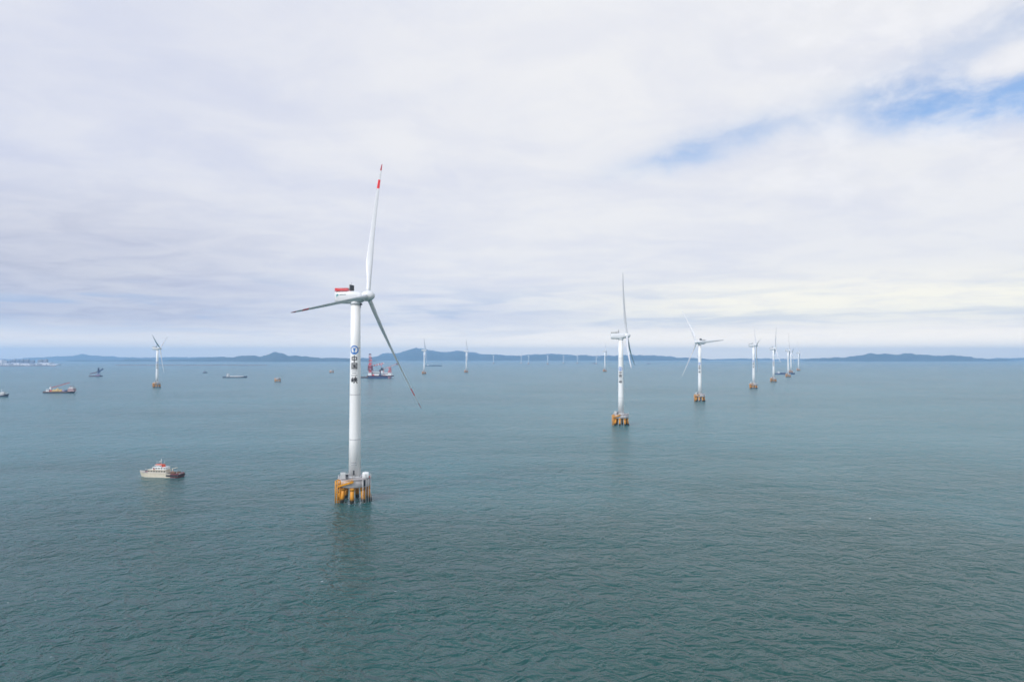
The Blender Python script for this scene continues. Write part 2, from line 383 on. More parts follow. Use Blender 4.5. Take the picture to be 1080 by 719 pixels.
hills('mountain_range', 'blue mountains behind the wind farm', 15000, [(352, 379), (368, 378), (380, 377.6), (395, 376.8), (403, 374.8), (410, 373.8), (418, 375), (424, 371.4), (431, 369), (437, 367.4), (443, 367.8), (450, 368.6), (456, 370.6), (463, 371.6), (468, 372.4), (476, 371.4), (486, 370.8), (493, 372), (500, 373.4), (508, 374.8), (515, 373.8), (521, 373.4), (528, 375.2), (538, 376.2), (550, 375.6), (562, 374.4), (575, 374.8), (584, 374), (598, 375.6), (608, 375), (617, 374.4), (630, 376.2), (642, 375.6), (655, 376.4), (668, 375.2), (677, 374.2), (690, 374.8), (702, 376.2), (715, 377), (732, 377.6), (742, 378.2), (752, 379.6)], 1800, 0.09, 1.9)
hills('far_ridge', 'paler ridge showing behind the blue mountains', 17200, [(384, 379), (396, 376), (404, 373.2), (414, 372.6), (424, 372.2), (434, 369), (446, 369.4), (458, 369.6), (470, 371.2), (482, 370), (498, 371.2), (512, 373), (526, 374), (545, 375), (566, 374), (590, 373.6), (612, 374.8), (640, 375), (662, 374.6), (690, 375.4), (720, 377), (748, 378.6)], 1000, 0.08, 4.4)
hills('low_land', 'faint low land on the eastern horizon', 16800, [(735, 379), (760, 378.3), (790, 378), (820, 378.3), (850, 378), (880, 378.5), (1010, 378.8), (1040, 378), (1070, 377.5), (1100, 377), (1160, 377.4)], 1500, 0.05, 5.5)
hills('island', 'long dark wooded island on the right horizon', 12500, [(846, 380.2), (853, 378.6), (862, 377.8), (875, 377.2), (882, 376.4), (890, 376.8), (902, 375), (915, 373.6), (926, 373.2), (938, 373.7), (949, 373.6), (953, 372.4), (960, 372.6), (966, 374), (978, 374.4), (990, 375), (1000, 375.2), (1004, 374), (1010, 375.4), (1022, 376.2), (1032, 377.6), (1043, 378.6), (1056, 378.8), (1066, 379.6), (1074, 380.6)], 900, 0.10, 6.2)

# the flat western shore: quay land with warehouses and blocks
def strip(name, label, x0, x1, y0, y1, h, m):
    a, b, c, d = spot(x0, y0), spot(x1, y0), spot(x1, y1), spot(x0, y1)
    n = 24; mb = MB(); front = [a.lerp(b, i / n) for i in range(n + 1)]; back = [d.lerp(c, i / n) for i in range(n + 1)]
    for p in front: p.y += random.uniform(-1, 1) * 40
    vs = [];
    for f, bk in zip(front, back): vs += [(f.x, f.y - h, -1), (f.x, f.y, h * random.uniform(.8, 1)), (bk.x, bk.y, h), (bk.x, bk.y + h, -1)]
    mb.loft([vs[i * 4:i * 4 + 4] for i in range(n + 1)], m, smooth=False)
    o = mb.build(name); o['kind'] = 'structure'; o['label'] = label; return o
strip('shore', 'flat reclaimed shore with a grey quay on the left', -70, 61, 386.3, 384.2, 4.5, 'quay')
strip('breakwater', 'low dark breakwater in front of the western hills', 120, 281, 385.5, 384.9, 3.2, 'rock')

def warehouse(px0, px1, py, h, label, cat='warehouse', d=60):
    a, b = spot(px0, py), spot(px1, py); w = (b - a).length; c = (a + b) / 2
    o = thing('warehouse', label, cat, (c.x, c.y + d / 2, 4.4), 0, 'white warehouses on the western shore')
    m = MB(); m.box((0, 0, h / 2), (w, d, h), 'wall'); m.build('wall', o)
    r = MB(); e = 1.5
    sec = lambda x: [(x, -d / 2 - e, h), (x, 0, h + d * .07), (x, d / 2 + e, h), (x, d / 2 + e, h - .6), (x, -d / 2 - e, h - .6)]
    r.loft([sec(-w / 2 - e), sec(w / 2 + e)], 'roofb', smooth=False); r.build('roof', o)
    n = max(2, int(w / 35))
    for i in range(n):
        q = MB(); q.box((-w / 2 + (i + .5) * w / n, -d / 2 - .1, h * .28), (6, .4, h * .5), 'navy'); q.build('door', o)
warehouse(-4, 1.4, 385.5, 40, 'tallest white shed, cut off at the left edge of the photo on the shore')
warehouse(3.5, 8.5, 385.7, 12, 'short white shed right of the tallest shed on the shore')
warehouse(9.0, 20.0, 385.4, 14, 'long white shed in the middle of the left shore')
warehouse(21.5, 31.0, 385.6, 11, 'low white shed between the two longest sheds on the shore')
warehouse(32.0, 38.5, 385.5, 10, 'lowest small white shed left of the bright long shed')
warehouse(39.8, 52.0, 385.4, 16, 'bright long white shed near the right end of the shore')
warehouse(53.0, 59.5, 385.7, 7, 'flat white shed at the very tip of the shore')
def block(px0, px1, py, h, key, label):
    a, b = spot(px0, py), spot(px1, py); w = (b - a).length; c = (a + b) / 2; d = 22
    o = thing('apartment_block', label, 'building', (c.x, c.y, 4.4), 0, 'grey blocks behind the warehouses')
    m = MB(); m.box((0, 0, h / 2), (w, d, h), key); m.build('wall', o)
    r = MB(); r.box((0, 0, h + .6), (w + .8, d + .8, 1.2), 'deckgrey'); r.box((w * .15, 0, h + 3), (w * .3, d * .5, 3.6), 'deckgrey'); r.build('roof', o)
BL = [(2.0, 4.4, 30, 'facade', 'pinkish grey block just right of the tallest white shed'), (5.4, 8.0, 26, 'facade', 'grey block behind the short white shed'), (9.2, 11.4, 31, 'facade_b', 'narrow slate block at the left end of the middle shed'),
      (12.6, 16.6, 40, 'facade_b', 'broad slate block behind the middle shed'), (17.4, 20.6, 37, 'facade_b', 'slate block behind the right end of the middle shed'), (21.4, 25.0, 39, 'facade_b', 'slate block above the left end of the low shed'),
      (25.8, 30.6, 42, 'facade_b', 'tallest slate block, above the right end of the low shed'), (32.6, 36.2, 34, 'facade_b', 'slate block behind the lowest small shed'), (40.4, 44.6, 40, 'facade', 'grey block behind the left half of the bright long shed'), (45.6, 50.0, 42, 'facade', 'grey block behind the right half of the bright long shed')]
for a_, b_, h_, k_, l_ in BL: block(a_, b_, 384.9, h_, k_, l_)

# ------------------------------------------------------------------ wind turbines
HUB, DECK = 100.0, 11.4
TOP_Z = HUB - 3.0
def tower_r(z): return 2.92 + (2.32 - 2.92) * (z - DECK) / (TOP_Z - DECK)
MESH = {}
def cached(key, fn):
    if key not in MESH: MESH[key] = fn().mesh(key)
    return MESH[key]
def tower_mb():
    m = MB(); zs = [DECK, 30, 52, 75, TOP_Z]
    m.lathe([(tower_r(z), z) for z in zs], 'tower', 72)
    for z in zs[1:-1]: m.lathe([(tower_r(z) + .03, z - .12), (tower_r(z) + .03, z + .14)], 'pale', 72)
    m.lathe([(3.25, DECK), (3.25, DECK + .5), (2.95, DECK + .52)], 'tower', 72); return m
def wrap(mb, u0, u1, z0, z1, m, eps, n=5):
    vs = []
    for i in range(n + 1):
        u = u0 + (u1 - u0) * i / n
        for z in (z0, z1):
            r = tower_r(z) + eps; vs.append((r * math.sin(u / r), -r * math.cos(u / r), z))
    mb.add(vs, [(2 * i, 2 * i + 2, 2 * i + 3, 2 * i + 1) for i in range(n)], m)
def wrap_stroke(mb, a, b, w, c, size, m, eps):
    a, b = Vector(a) * size, Vector(b) * size; d = (b - a).normalized(); nrm = Vector((-d.y, d.x)) * w * size / 2; vs = []; n = 5
    a = a - d * w * size / 2; b = b + d * w * size / 2
    for i in range(n + 1):
        p = a.lerp(b, i / n)
        for s in (-1, 1):
            q = p + nrm * s; z = c[1] + q.y; u = c[0] + q.x; r = tower_r(z) + eps; vs.append((r * math.sin(u / r), -r * math.cos(u / r), z))
    mb.add(vs, [(2 * i, 2 * i + 2, 2 * i + 3, 2 * i + 1) for i in range(n)], m)
def wrap_disc(mb, c, rad, m, eps, inner=0.0):
    vs = []; seg = 40; rings = 6
    for j in range(rings + 1):
        rr = inner + (rad - inner) * j / rings
        for i in range(seg):
            t = 2 * math.pi * i / seg; u = c[0] + rr * math.cos(t); z = c[1] + rr * math.sin(t); r = tower_r(z) + eps; vs.append((r * math.sin(u / r), -r * math.cos(u / r), z))
    mb.add(vs, [(j * seg + i, j * seg + (i + 1) % seg, (j + 1) * seg + (i + 1) % seg, (j + 1) * seg + i) for j in range(rings) for i in range(seg)], m)
U0 = -0.55
def emblem_mb(zc):
    m = MB(); wrap_disc(m, (U0, zc), 2.2, 'blue', .02); wrap_disc(m, (U0, zc), 1.55, 'white', .04, 0.02)
    for z0, z1, w in ((.55, .95, 1.7), (-.1, .55, .95), (-.75, -.1, .75)): wrap(m, U0 - w / 2, U0 + w / 2, zc + z0, zc + z1, 'blue', .06)
    wrap(m, U0 - .5, U0 + .5, zc - 1.75, zc - 1.0, 'blue', .06)
    return m
GLY = {
    0: [((0, .5), (0, -.5)), ((-.38, .26), (-.38, -.14)), ((.38, .26), (.38, -.14)), ((-.38, .26), (.38, .26)), ((-.38, -.14), (.38, -.14))],
    1: [((-.42, .42), (-.42, -.44)), ((.42, .42), (.42, -.44)), ((-.42, .42), (.42, .42)), ((-.42, -.44), (.42, -.44)), ((-.22, .2), (.22, .2)), ((-.2, 0), (.2, 0)), ((-.24, -.24), (.24, -.24)), ((0, .2), (0, -.24)), ((.12, -.08), (.18, -.15))],
    2: [((-.34, .38), (.34, .38)), ((-.28, 0), (.28, 0)), ((-.44, -.4), (.44, -.4))],
    3: [((-.30, .38), (-.30, -.24)), ((-.45, .12), (-.45, -.24)), ((-.15, .12), (-.15, -.24)), ((-.45, -.24), (-.15, -.24)), ((-.04, .26), (.44, .26)), ((-.06, -.06), (.47, -.06)), ((.2, .46), (.2, -.06)), ((.2, -.06), (-.04, -.46)), ((.2, -.06), (.46, -.46)), ((.04, .17), (.08, .04)), ((.36, .17), (.31, .04))]}
def letter_mb(i, z):
    m = MB()
    for a, b in GLY[i]: wrap_stroke(m, a, b, .16, (U0, z), 3.05, 'pale' if i == 2 else 'black', .02)
    return m
PITCH = 38
def blade_mb(bands=True, scale=1.0, pitch=PITCH):
    """unit blade along +Z: z = 1 is the tip; chord along Y because the blades are feathered, leading edge to -Y"""
    Lb = 78.0; m = MB()
    S = [(.018, 2.5, 1, .5), (.05, 2.5, 1, .5), (.09, 2.6, .9, .48), (.14, 2.9, .7, .42), (.19, 3.5, .52, .36), (.235, 3.8, .42, .33), (.3, 3.5, .34, .32), (.4, 3.0, .29, .31), (.52, 2.55, .23, .3), (.64, 2.2, .21, .3), (.74, 1.85, .2, .3), (.8, 1.66, .19, .3), (.8001, 1.66, .19, .3), (.87, 1.4, .18, .3), (.8701, 1.4, .18, .3), (.92, 1.2, .17, .3), (.945, 1.05, .17, .3), (.9451, 1.05, .17, .3), (.975, .75, .16, .3), (.993, .42, .16, .34), (1.0, .1, .2, .4)]
    secs = []; n = 20
    for r, c, th, ax in S:
        c *= scale; tw = R(pitch - 10 * (1 - r) ** 2); sec = []
        for i in range(n):
            t = 2 * math.pi * i / n; xx = .5 + .5 * math.cos(t)                       # 1 trailing .. 0 leading
            half = th / 2 * math.sin(t) * ((1 - xx) ** .35 * 1.15 if th < .7 else 1.0) * (.85 if th < .7 else 1)
            y = (xx - ax) * c; x = half * c
            sec.append((x * math.cos(tw) - y * math.sin(tw), x * math.sin(tw) + y * math.cos(tw) - 3.0 * r * r, r * Lb))
        secs.append(sec)
    m.loft(secs, 'blade', per=lambda j, i: 'bladegrey' if not bands else 'red' if .8 <= S[j][0] < .8699 else ('tip' if S[j][0] >= .945 else 'blade'))
    return m
def se(y, w, h, cz, n=28, p=3.6):
    out = []
    for i in range(n):
        t = 2 * math.pi * i / n; c, s = math.cos(t), math.sin(t)
        out.append((w / 2 * math.copysign(abs(c) ** (2 / p), c), y, cz + h / 2 * math.copysign(abs(s) ** (2 / p), s)))
    return out
def nacelle_mb():
    m = MB()
    secs = [se(-4.0, 4.3, 4.3, 0, p=2.1), se(-3.0, 4.9, 5.0, 0, p=2.3), se(-1.2, 5.8, 5.9, .05, p=2.8), se(2, 6.1, 6.3, .1), se(8.2, 6.0, 6.1, .2), se(9.6, 5.7, 5.7, .3), se(10.2, 5.0, 5.0, .4)]
    m.loft(secs, 'blade'); m.lathe([(2.6, -3.6), (2.6, -2.4), (2.45, -2.2)], 'blade', 48); return m
def hub_mb():
    m = MB(); pr = [(-3.6, .05), (-3.5, .7), (-3.1, 1.35), (-2.4, 1.95), (-1.4, 2.4), (-.2, 2.6), (1.2, 2.55), (2.2, 2.3), (2.45, 2.1)]
    m.loft([[(r * math.cos(2 * math.pi * i / 36), y, r * math.sin(2 * math.pi * i / 36)) for i in range(36)] for y, r in pr], 'blade'); return m
def radiator_mb():
    m = MB()
    for i in (-1, 0, 1):
        m.box((i * 1.55, 2.2, 4.85), (1.25, .5, 2.7), 'grid')
        for j in range(5): m.box((i * 1.55, 1.93, 3.8 + j * .52), (1.1, .06, .12), 'dark')
    for i in (-1, 1): m.tube((i * .78, 2.2, 3.2), (i * .78, 2.2, 6.3), .1, 'rail', n=8); m.tube((i * 2.35, 2.2, 3.2), (i * 2.35, 2.2, 6.3), .1, 'rail', n=8)
    m.tube((0, 2.2, 6.2), (0, 2.2, 7.6), .05, 'dark', n=6); return m
def hoist_rail_mb(key='red'):
    m = MB(); z0 = 3.15; a, b, c, d = (-2.7, 3.4), (2.7, 3.4), (2.7, 9.8), (-2.7, 9.8); P = [a, b, c, d, a]
    for p, q in zip(P, P[1:]):
        p3, q3 = Vector((*p, 0)), Vector((*q, 0))
        for h in (.55, 1.0, 1.35): m.tube(p3 + Vector((0, 0, z0 + h)), q3 + Vector((0, 0, z0 + h)), .11, key, n=6)
        for i in range(6): x = p3.lerp(q3, i / 6); m.tube(x + Vector((0, 0, z0 - .2)), x + Vector((0, 0, z0 + 1.35)), .09, key, n=6)
    m.box((0, 6.6, z0 + .05), (5.6, 6.6, .14), key); m.box((-2.72, 6.6, z0 + .75), (.06, 6.4, .5), key); return m
def nacelle_print_mb(which):
    m = MB(); x = -3.075
    if which == 0: m.loft([[(x + q, y, z) for y, z in ((8.75, 1.6), (7.8, 1.6), (7.8, .75), (8.15, .75), (8.15, 1.1), (8.35, 1.1), (8.35, .3), (8.9, .3))] for q in (0, .06)], 'teal', smooth=False)
    else:                                                              # one run of small joined strokes, too small to read
        P = []
        for i in range(15): P += [(7.2 - i * .25, 1.2 + (.16 if i % 2 else .0) + (.12 if i % 5 == 0 else 0))]
        m.loft([[(x, y, z - .1), (x + .06, y, z - .1), (x + .06, y, z + .12), (x, y, z + .12)] for y, z in P], 'green', smooth=False)
    return m
def hatch_mb():
    m = MB(); m.box((0, -2.7, -3.35), (1.0, 1.2, .9), 'dark'); m.tube((0, -2.7, -3.7), (0, -2.7, -5.2), .14, 'dark', n=6); return m
def cap_mb():
    m = MB(); m.lathe([(7.3, 7.3), (7.75, 7.7), (7.75, 10.9), (7.6, 11.05)], 'concrete', 64); m.lathe([(7.95, 10.95), (8.05, 11.0), (8.05, 11.38), (7.95, 11.4)], 'deckgrey', 64); return m
def pile_mb():
    m = MB(); m.tube((0, -7.6, -1), (0, -6.2, 7.45), 0.98, 'pile', n=24); m.lathe([(1.22, 5.9), (1.22, 7.35)], 'pile', 24, cy=-6.4)
    return m
def rail_mb():
    m = MB(); n = 32; r = 7.85
    P = [Vector((r * math.cos(2 * math.pi * i / n), r * math.sin(2 * math.pi * i / n), DECK)) for i in range(n)]
    for i in range(n):
        m.tube(P[i], P[i] + Vector((0, 0, 1.15)), .05, 'rail', n=5)
        for h in (.6, 1.15): m.tube(P[i] + Vector((0, 0, h)), P[(i + 1) % n] + Vector((0, 0, h)), .045, 'rail', n=5)
    return m
def landing_mb():
    m = MB()
    for x in (-9.0, -8.0, -6.9):
        m.tube((x, -4.2, -1), (x, -4.2, 10.6), .28, 'yellow', n=10); m.tube((x, -4.2, 10.5), (x * .82, -2.6, 10.9), .25, 'yellow', n=8)
    for i in range(12): m.tube((-9.0, -4.2, .4 + i * .85), (-6.9, -4.2, .4 + i * .85), .12, 'yellow', n=6)
    m.box((-7.9, -3.4, 6.2), (2.6, 1.6, .25), 'yellow'); m.box((-7.9, -3.0, 8.9), (2.8, 2.0, .3), 'yellow')
    for x in (-9.0, -6.9): m.tube((x, -4.2, 1.6), (-6.6, -2.6, 1.6), .2, 'yellow', n=8); m.tube((x, -4.2, 5), (-6.6, -2.6, 5), .2, 'yellow', n=8)
    return m
def stair_mb():
    """stair climbing round the front of the cap from the landing on the left"""
    m = MB(); n = 26; r0, r1 = 7.85, 8.9; inner, outer = [], []
    for i in range(n + 1):
        t = i / n; a = R(-72 + 68 * t); z = 7.4 + 3.6 * t ** .8
        for r, L in ((r0, inner), (r1, outer)): L.append(Vector((r * math.sin(a), -r * math.cos(a), z)))
    for i in range(n):
        vs = [inner[i], outer[i], outer[i + 1], inner[i + 1]]; z_ = Vector((0, 0, .9))
        m.add(vs + [v - z_ for v in vs], [(0, 1, 2, 3), (7, 6, 5, 4), (1, 5, 6, 2), (0, 3, 7, 4)], 'yellow')
        for h in (.55, 1.1): m.tube(outer[i] + Vector((0, 0, h)), outer[i + 1] + Vector((0, 0, h)), .07, 'yellow', n=5)
        if i % 2 == 0: m.tube(outer[i], outer[i] + Vector((0, 0, 1.1)), .07, 'yellow', n=5)
    return m
def cable_tubes_mb():
    m = MB()
    for a in (28, 40, 52, 66): x, y = 8.2 * math.sin(R(a)), -8.2 * math.cos(R(a)); m.tube((x, y, -1), (x, y, 11.2), .16, 'rail', n=8)
    return m
def ladder_mb():
    m = MB()
    for d in (-.35, .35): a = R(36) + d / 8; m.tube((8.15 * math.sin(a), -8.15 * math.cos(a), 6.5), (8.15 * math.sin(a), -8.15 * math.cos(a), 11.2), .09, 'dark', n=6)
    for i in range(10): m.tube((8.15 * math.sin(R(33.4)), -8.15 * math.cos(R(33.4)), 6.7 + i * .46), (8.15 * math.sin(R(38.6)), -8.15 * math.cos(R(38.6)), 6.7 + i * .46), .07, 'dark', n=5)
    m.box((7.7 * math.sin(R(36)), -7.75 * math.cos(R(36)), 9.4), (1.0, .5, 2.6), 'dark', R(36)); return m
def cabinet(x, y, w, d, h, key, rz=0.0):
    m = MB(); m.box((x, y, DECK + .15 + h / 2), (w, d, h), key, rz); m.box((x, y, DECK + .15 + h + .06), (w + .16, d + .16, .12), 'rail', rz); m.box((x, y, DECK + .08), (w * .9, d * .9, .16), 'dark', rz)
    for i in (-1, 0, 1): m.box((x + i * w * .28, y - d / 2 - .02, DECK + .15 + h * .5), (w * .2, .05, h * .7), 'rail' if key == 'white' else 'dark', 0)
    return m
def tank_mb():
    m = MB(); x, y = 5.2, -4.1
    def ring(w, d, z): return [(x + w * math.copysign(abs(math.cos(t)) ** .45, math.cos(t)), y + d * math.copysign(abs(math.sin(t)) ** .45, math.sin(t)), DECK + z) for t in [2 * math.pi * (i + .5) / 28 for i in range(28)]]
    m.loft([ring(1.55, 1.2, .12), ring(1.62, 1.25, .3), ring(1.62, 1.25, 2.2), ring(1.45, 1.1, 2.65), ring(1.0, .75, 2.85)], 'white')
    m.box((x, y, DECK + .06), (2.4, 1.8, .12), 'dark'); m.tube((x, y, DECK + 2.8), (x, y, DECK + 3.2), .2, 'rail', n=8)
    m.box((x, y - 1.27, DECK + 1.2), (.9, .05, 1.7), 'rail'); return m
def door_mb():
    m = MB(); wrap(m, U0 - .3, U0 + .45, DECK + 1.4, DECK + 3.7, 'dark', .03); return m
def tower_stair_mb():
    m = MB(); y = -4.0
    for i in range(5): m.box((U0, y - .25 * i + .5, DECK + 1.3 - .25 * i), (1.3, .28, .06), 'rail')
    for s in (-.65, .65): m.tube((U0 + s, y + .6, DECK + 2.3), (U0 + s, y - .8, DECK + 1.2), .05, 'dark', n=5); m.tube((U0 + s, y - .8, DECK), (U0 + s, y - .8, DECK + 1.2), .05, 'dark', n=5)
    m.tube((-2.6, -3.3, DECK + 1.2), (2.6, -3.3, DECK + 1.2), .06, 'dark', n=5); return m
def plate_mb(z):
    m = MB()
    wrap(m, U0 - 1.35, U0 + 1.35, z, z + .42, 'pale', .02, 8)
    return m
def simple_foundation_mb():
    m = cap_mb()
    for k in range(8):
        q = R(-10 + 45 * k); m.tube((7.6 * math.sin(q), -7.6 * math.cos(q), -1), (6.2 * math.sin(q), -6.2 * math.cos(q), 7.45), 1.2, 'pile', n=10)
    return m

def turbine(loc, label, hub, L, yaw, phase, level, emb=None, tilt=6.0, pitch=PITCH, group='wind turbines standing in the sea'):
    """level 3: the near one with everything; 2: mid distance; 1: far, a few pixels"""
    face = math.atan2(-loc.x, loc.y)                                  # the lettered side looks towards the camera ship
    t = thing('wind_turbine', label, 'wind turbine', (loc.x, loc.y, 0), face, group)
    zs = (hub - 3.0 - DECK) / (TOP_Z - DECK)
    tw = link('tower', cached('tower', tower_mb), t, Matrix.Translation((0, 0, DECK * (1 - zs))) @ Matrix.Diagonal((1, 1, zs, 1)))
    base = Matrix.Translation((0, 0, hub)) @ Matrix.Rotation(R(yaw) - face, 4, 'Z')
    rot = base @ Matrix.Rotation(-R(tilt), 4, 'X')
    nac = link('nacelle', cached('nacelle', nacelle_mb), t, base)
    hubM = rot @ Matrix.Translation((0, -6.5, 0))
    if level > 1: link('rotor_hub', cached('rotor_hub', hub_mb), t, hubM)
    for k in range(3):
        link('blade', cached('blade', lambda: blade_mb(True, 0.86)) if level > 2 else cached('plain_blade_%d' % pitch, lambda: blade_mb(False, 1.05 if pitch < 0 else 0.8, pitch)), t, hubM @ Matrix.Rotation(R(phase + 120 * k), 4, 'Y') @ Matrix.Diagonal((L / 78 if level > 2 else 1.0, 1, L / 78, 1)))
    if level == 1:
        link('foundation', cached('simple_foundation', simple_foundation_mb), t); return t
    foundation_parts(t, level)
    if emb:
        link('emblem', cached('emblem_%d' % emb, lambda: emblem_mb(emb)), tw)
        for i in range(4): link('lettering', cached('letter_%d_%d' % (i, emb), lambda: letter_mb(i, emb - 4.4 - 3.45 * i)), tw)
    link('radiator', cached('radiator', radiator_mb), nac); link('hoist_rail', cached('hoist_rail', hoist_rail_mb) if level > 2 else cached('grey_hoist_rail', lambda: hoist_rail_mb('rail')), nac)
    if level > 2:
        link('logo', cached('logo', lambda: nacelle_print_mb(0)), nac); link('lettering', cached('nacelle_lettering', lambda: nacelle_print_mb(1)), nac); link('cable_box', cached('cable_box', hatch_mb), nac)
        link('door', cached('door', door_mb), tw); link('serial_lettering', cached('plate', lambda: plate_mb(18.6)), tw); link('serial_lettering', cached('plate_b', lambda: plate_mb(17.5)), tw); link('tower_stair', cached('tower_stair', tower_stair_mb), t)
    return t
def foundation_parts(t, level):
    cap = link('pile_cap', cached('pile_cap', cap_mb), t)
    for k in range(8): link('pile', cached('pile', pile_mb), t, Matrix.Rotation(R(-10 + 45 * k), 4, 'Z'))
    link('railing', cached('railing', rail_mb), cap)
    link('boat_landing', cached('boat_landing', landing_mb), t)
    if level > 1:
        link('stair', cached('stair', stair_mb), t)
        link('cabinet', cached('white_cabinet', lambda: cabinet(-5.6, -3.2, 2.2, 2.0, 2.5, 'white')), t)
        link('cabinet', cached('dark_cabinet', lambda: cabinet(-3.6, -5.2, 1.4, 1.2, 2.3, 'dark')), t)
    if level > 2:
        link('tank', cached('tank', tank_mb), t)
        link('locker', cached('locker', lambda: cabinet(6.1, -4.6, 1.9, 1.0, 1.1, 'orange')), t)
        link('cable_tube', cached('cable_tube', cable_tubes_mb), t); link('ladder', cached('ladder', ladder_mb), t)

turbine(spot(374, 527.5), 'largest wind turbine, nearest, blue emblem on its white tower and yellow piles', 99.3, 77.5, 76.7, 20, 3, 74)
turbine(spot(655, 448), 'second nearest wind turbine, narrow rotor with one blade straight up', 91.5, 66.0, 78, 0, 2, 63)
turbine(spot(738.3, 423), 'wind turbine with widely spread blades, one pointing right, behind the second nearest', 93.3, 63.0, -63, 88, 2, 64, 2.0, -70)
turbine(spot(795, 409.5), 'tallest of the receding right hand turbines, one blade leaning up right', 96.0, 63.5, 78, 44, 2, 64, 2.0)
turbine(spot(816, 402.5), 'turbine at the left end of the dark cargo ship, blade hanging down right', 93.5, 62.5, 78, 112, 2, 64, 2.0)
turbine(spot(165.5, 408.5), 'lone turbine on the left with two blades raised in a narrow V', 89.5, 59.0, 99, 60, 2, 64)
turbine(spot(831.4, 397.4), 'turbine in front of the dark cargo ship, paired close with a smaller one', 92.5, 62.0, 78, 5, 2)
turbine(spot(834.3, 392.8), 'smaller turbine close behind the dark cargo ship, half hidden by its pair', 94.0, 62.0, 80, 55, 2)
turbine(spot(842.3, 390.9), 'last and smallest turbine of the right hand row', 90.0, 60.0, 78, 15, 2)
turbine(spot(447.4, 394.3), 'far turbine before the highest mountain with one blade straight up', 97.5, 61.0, 87, 92, 2)
turbine(spot(491.8, 392.8), 'far turbine with its blades hardly visible, right of the highest mountain', 95.8, 60.0, 82, 100, 2)
turbine(spot(638, 391.8), 'far turbine just left of the second nearest turbine', 97.0, 60.0, 84, 35, 2)
far = [(520.5, 383.4, 'tiny pale turbine furthest left on the horizon shore'), (549.7, 383.2, 'tiny pale turbine left one of a close pair on the horizon'), (557.5, 383.4, 'tiny pale turbine right one of a close pair on the horizon'),
       (577.6, 384.0, 'tiny pale turbine tallest of the row on the horizon shore'), (594.2, 383.3, 'tiny pale turbine next right of the tallest tiny one'), (608.8, 383.3, 'tiny pale turbine midway between the tallest tiny one and the red boat'), (628.9, 383.7, 'tiny pale turbine rising just behind the small red boat')]
for i, (px, py, lab) in enumerate(far):
    turbine(spot(px, py), lab, 84.0, 58.0, 70 + 7 * i, 17 * i, 1, group='tiny turbines along the horizon')

fnd = thing('turbine_foundation', 'bare yellow turbine foundation without a tower, right of the white ship', 'foundation', spot(293.3, 402.6), 0.2, 'bare turbine foundations')
foundation_parts(fnd, 1)
fn2 = thing('turbine_foundation', 'faint brownish bare turbine foundation left of the largest turbine tower', 'foundation', spot(350, 393), -0.3, 'bare turbine foundations')
foundation_parts(fn2, 1)

# ------------------------------------------------------------------ vessels
def hull_secs(L, B, dep, sheer=.8, bow=.22, stern_w=.85, draft=1.0, flare=1.0):
    """sections from stern (-x) to bow (+x)"""
    secs = []
    for i in range(17):
        t = i / 16; x = -L / 2 + L * t
        w = B / 2 * (stern_w + (1 - stern_w) * min(1, t / .2)) if t < 1 - bow else B / 2 * math.sqrt(max(0.0, 1 - ((t - 1 + bow) / bow) ** 2)) * 1.0
        w = max(w, .06); zt = dep + sheer * max(0, (t - .55) / .45) ** 2 + sheer * .3 * max(0, (.2 - t) / .2) ** 2
        wl = w * (1 - .35 * flare * max(0, (t - .7) / .3)); xl = x - (L * .05 * max(0, (t - .75) / .25))
        secs.append([(xl, 0, -draft), (xl, -wl * .7, -draft), (xl, -wl, 0), (x * .5 + xl * .5, -(w + wl) / 2, zt * .55), (x, -w, zt), (x, -w + .1 * w, zt), (x, -w + .1 * w, zt - .45), (x, 0, zt - .35), (x, w - .1 * w, zt - .45), (x, w - .1 * w, zt), (x, w, zt), (x * .5 + xl * .5, (w + wl) / 2, zt * .55), (xl, wl, 0), (xl, wl * .7, -draft)])
    return secs
def hull(parent, secs, key, low=None, deck='deckgrey', aft=None, aft_t=.25):
    m = MB()
    def per(j, i):
        if i in (6, 7): return deck
        if low and i in (0, 1, 2, 11, 12, 13): return low
        if aft and j < aft_t * 16: return aft
        return key
    m.loft(secs, key, smooth=False, per=per); return m.build('hull', parent)
def house(parent, name, c, d, key, win='glass', rows=1, face=True):
    """a deckhouse tier: walls with a roof edge, plus a window strip of separate panes as its own part"""
    m = MB(); m.box(c, d, key, taper=.97); m.box((c[0], c[1], c[2] + d[2] / 2 + .07), (d[0] + .3, d[1] + .3, .14), key); o = m.build(name, parent)
    w = MB(); n = max(3, int(d[0] / 1.6)); 
    for i in range(n):
        for s in (-1, 1): w.box((c[0] - d[0] / 2 + (i + .5) * d[0] / n, c[1] + s * (d[1] / 2 - .0), c[2] + d[2] * .12), (d[0] / n * .6, .12, d[2] * .34), win)
    k = max(2, int(d[1] / 1.4))
    for i in range(k): w.box((c[0] + d[0] / 2 - .0, c[1] - d[1] / 2 + (i + .5) * d[1] / k, c[2] + d[2] * .12), (.12, d[1] / k * .6, d[2] * .34), win)
    w.build('window', o); return o
def gunwale_rail(parent, secs, h=1.0, key='rail', i0=1, i1=16):
    m = MB()
    for side in (4, 10):
        P = [Vector(secs[i][side]) for i in range(i0, i1)]
        for a, b in zip(P, P[1:]):
            for q in (h * .5, h): m.tube(a + Vector((0, 0, q)), b + Vector((0, 0, q)), .05, key, n=4)
            m.tube(a, a + Vector((0, 0, h)), .05, key, n=4)
    return m.build('railing', parent)

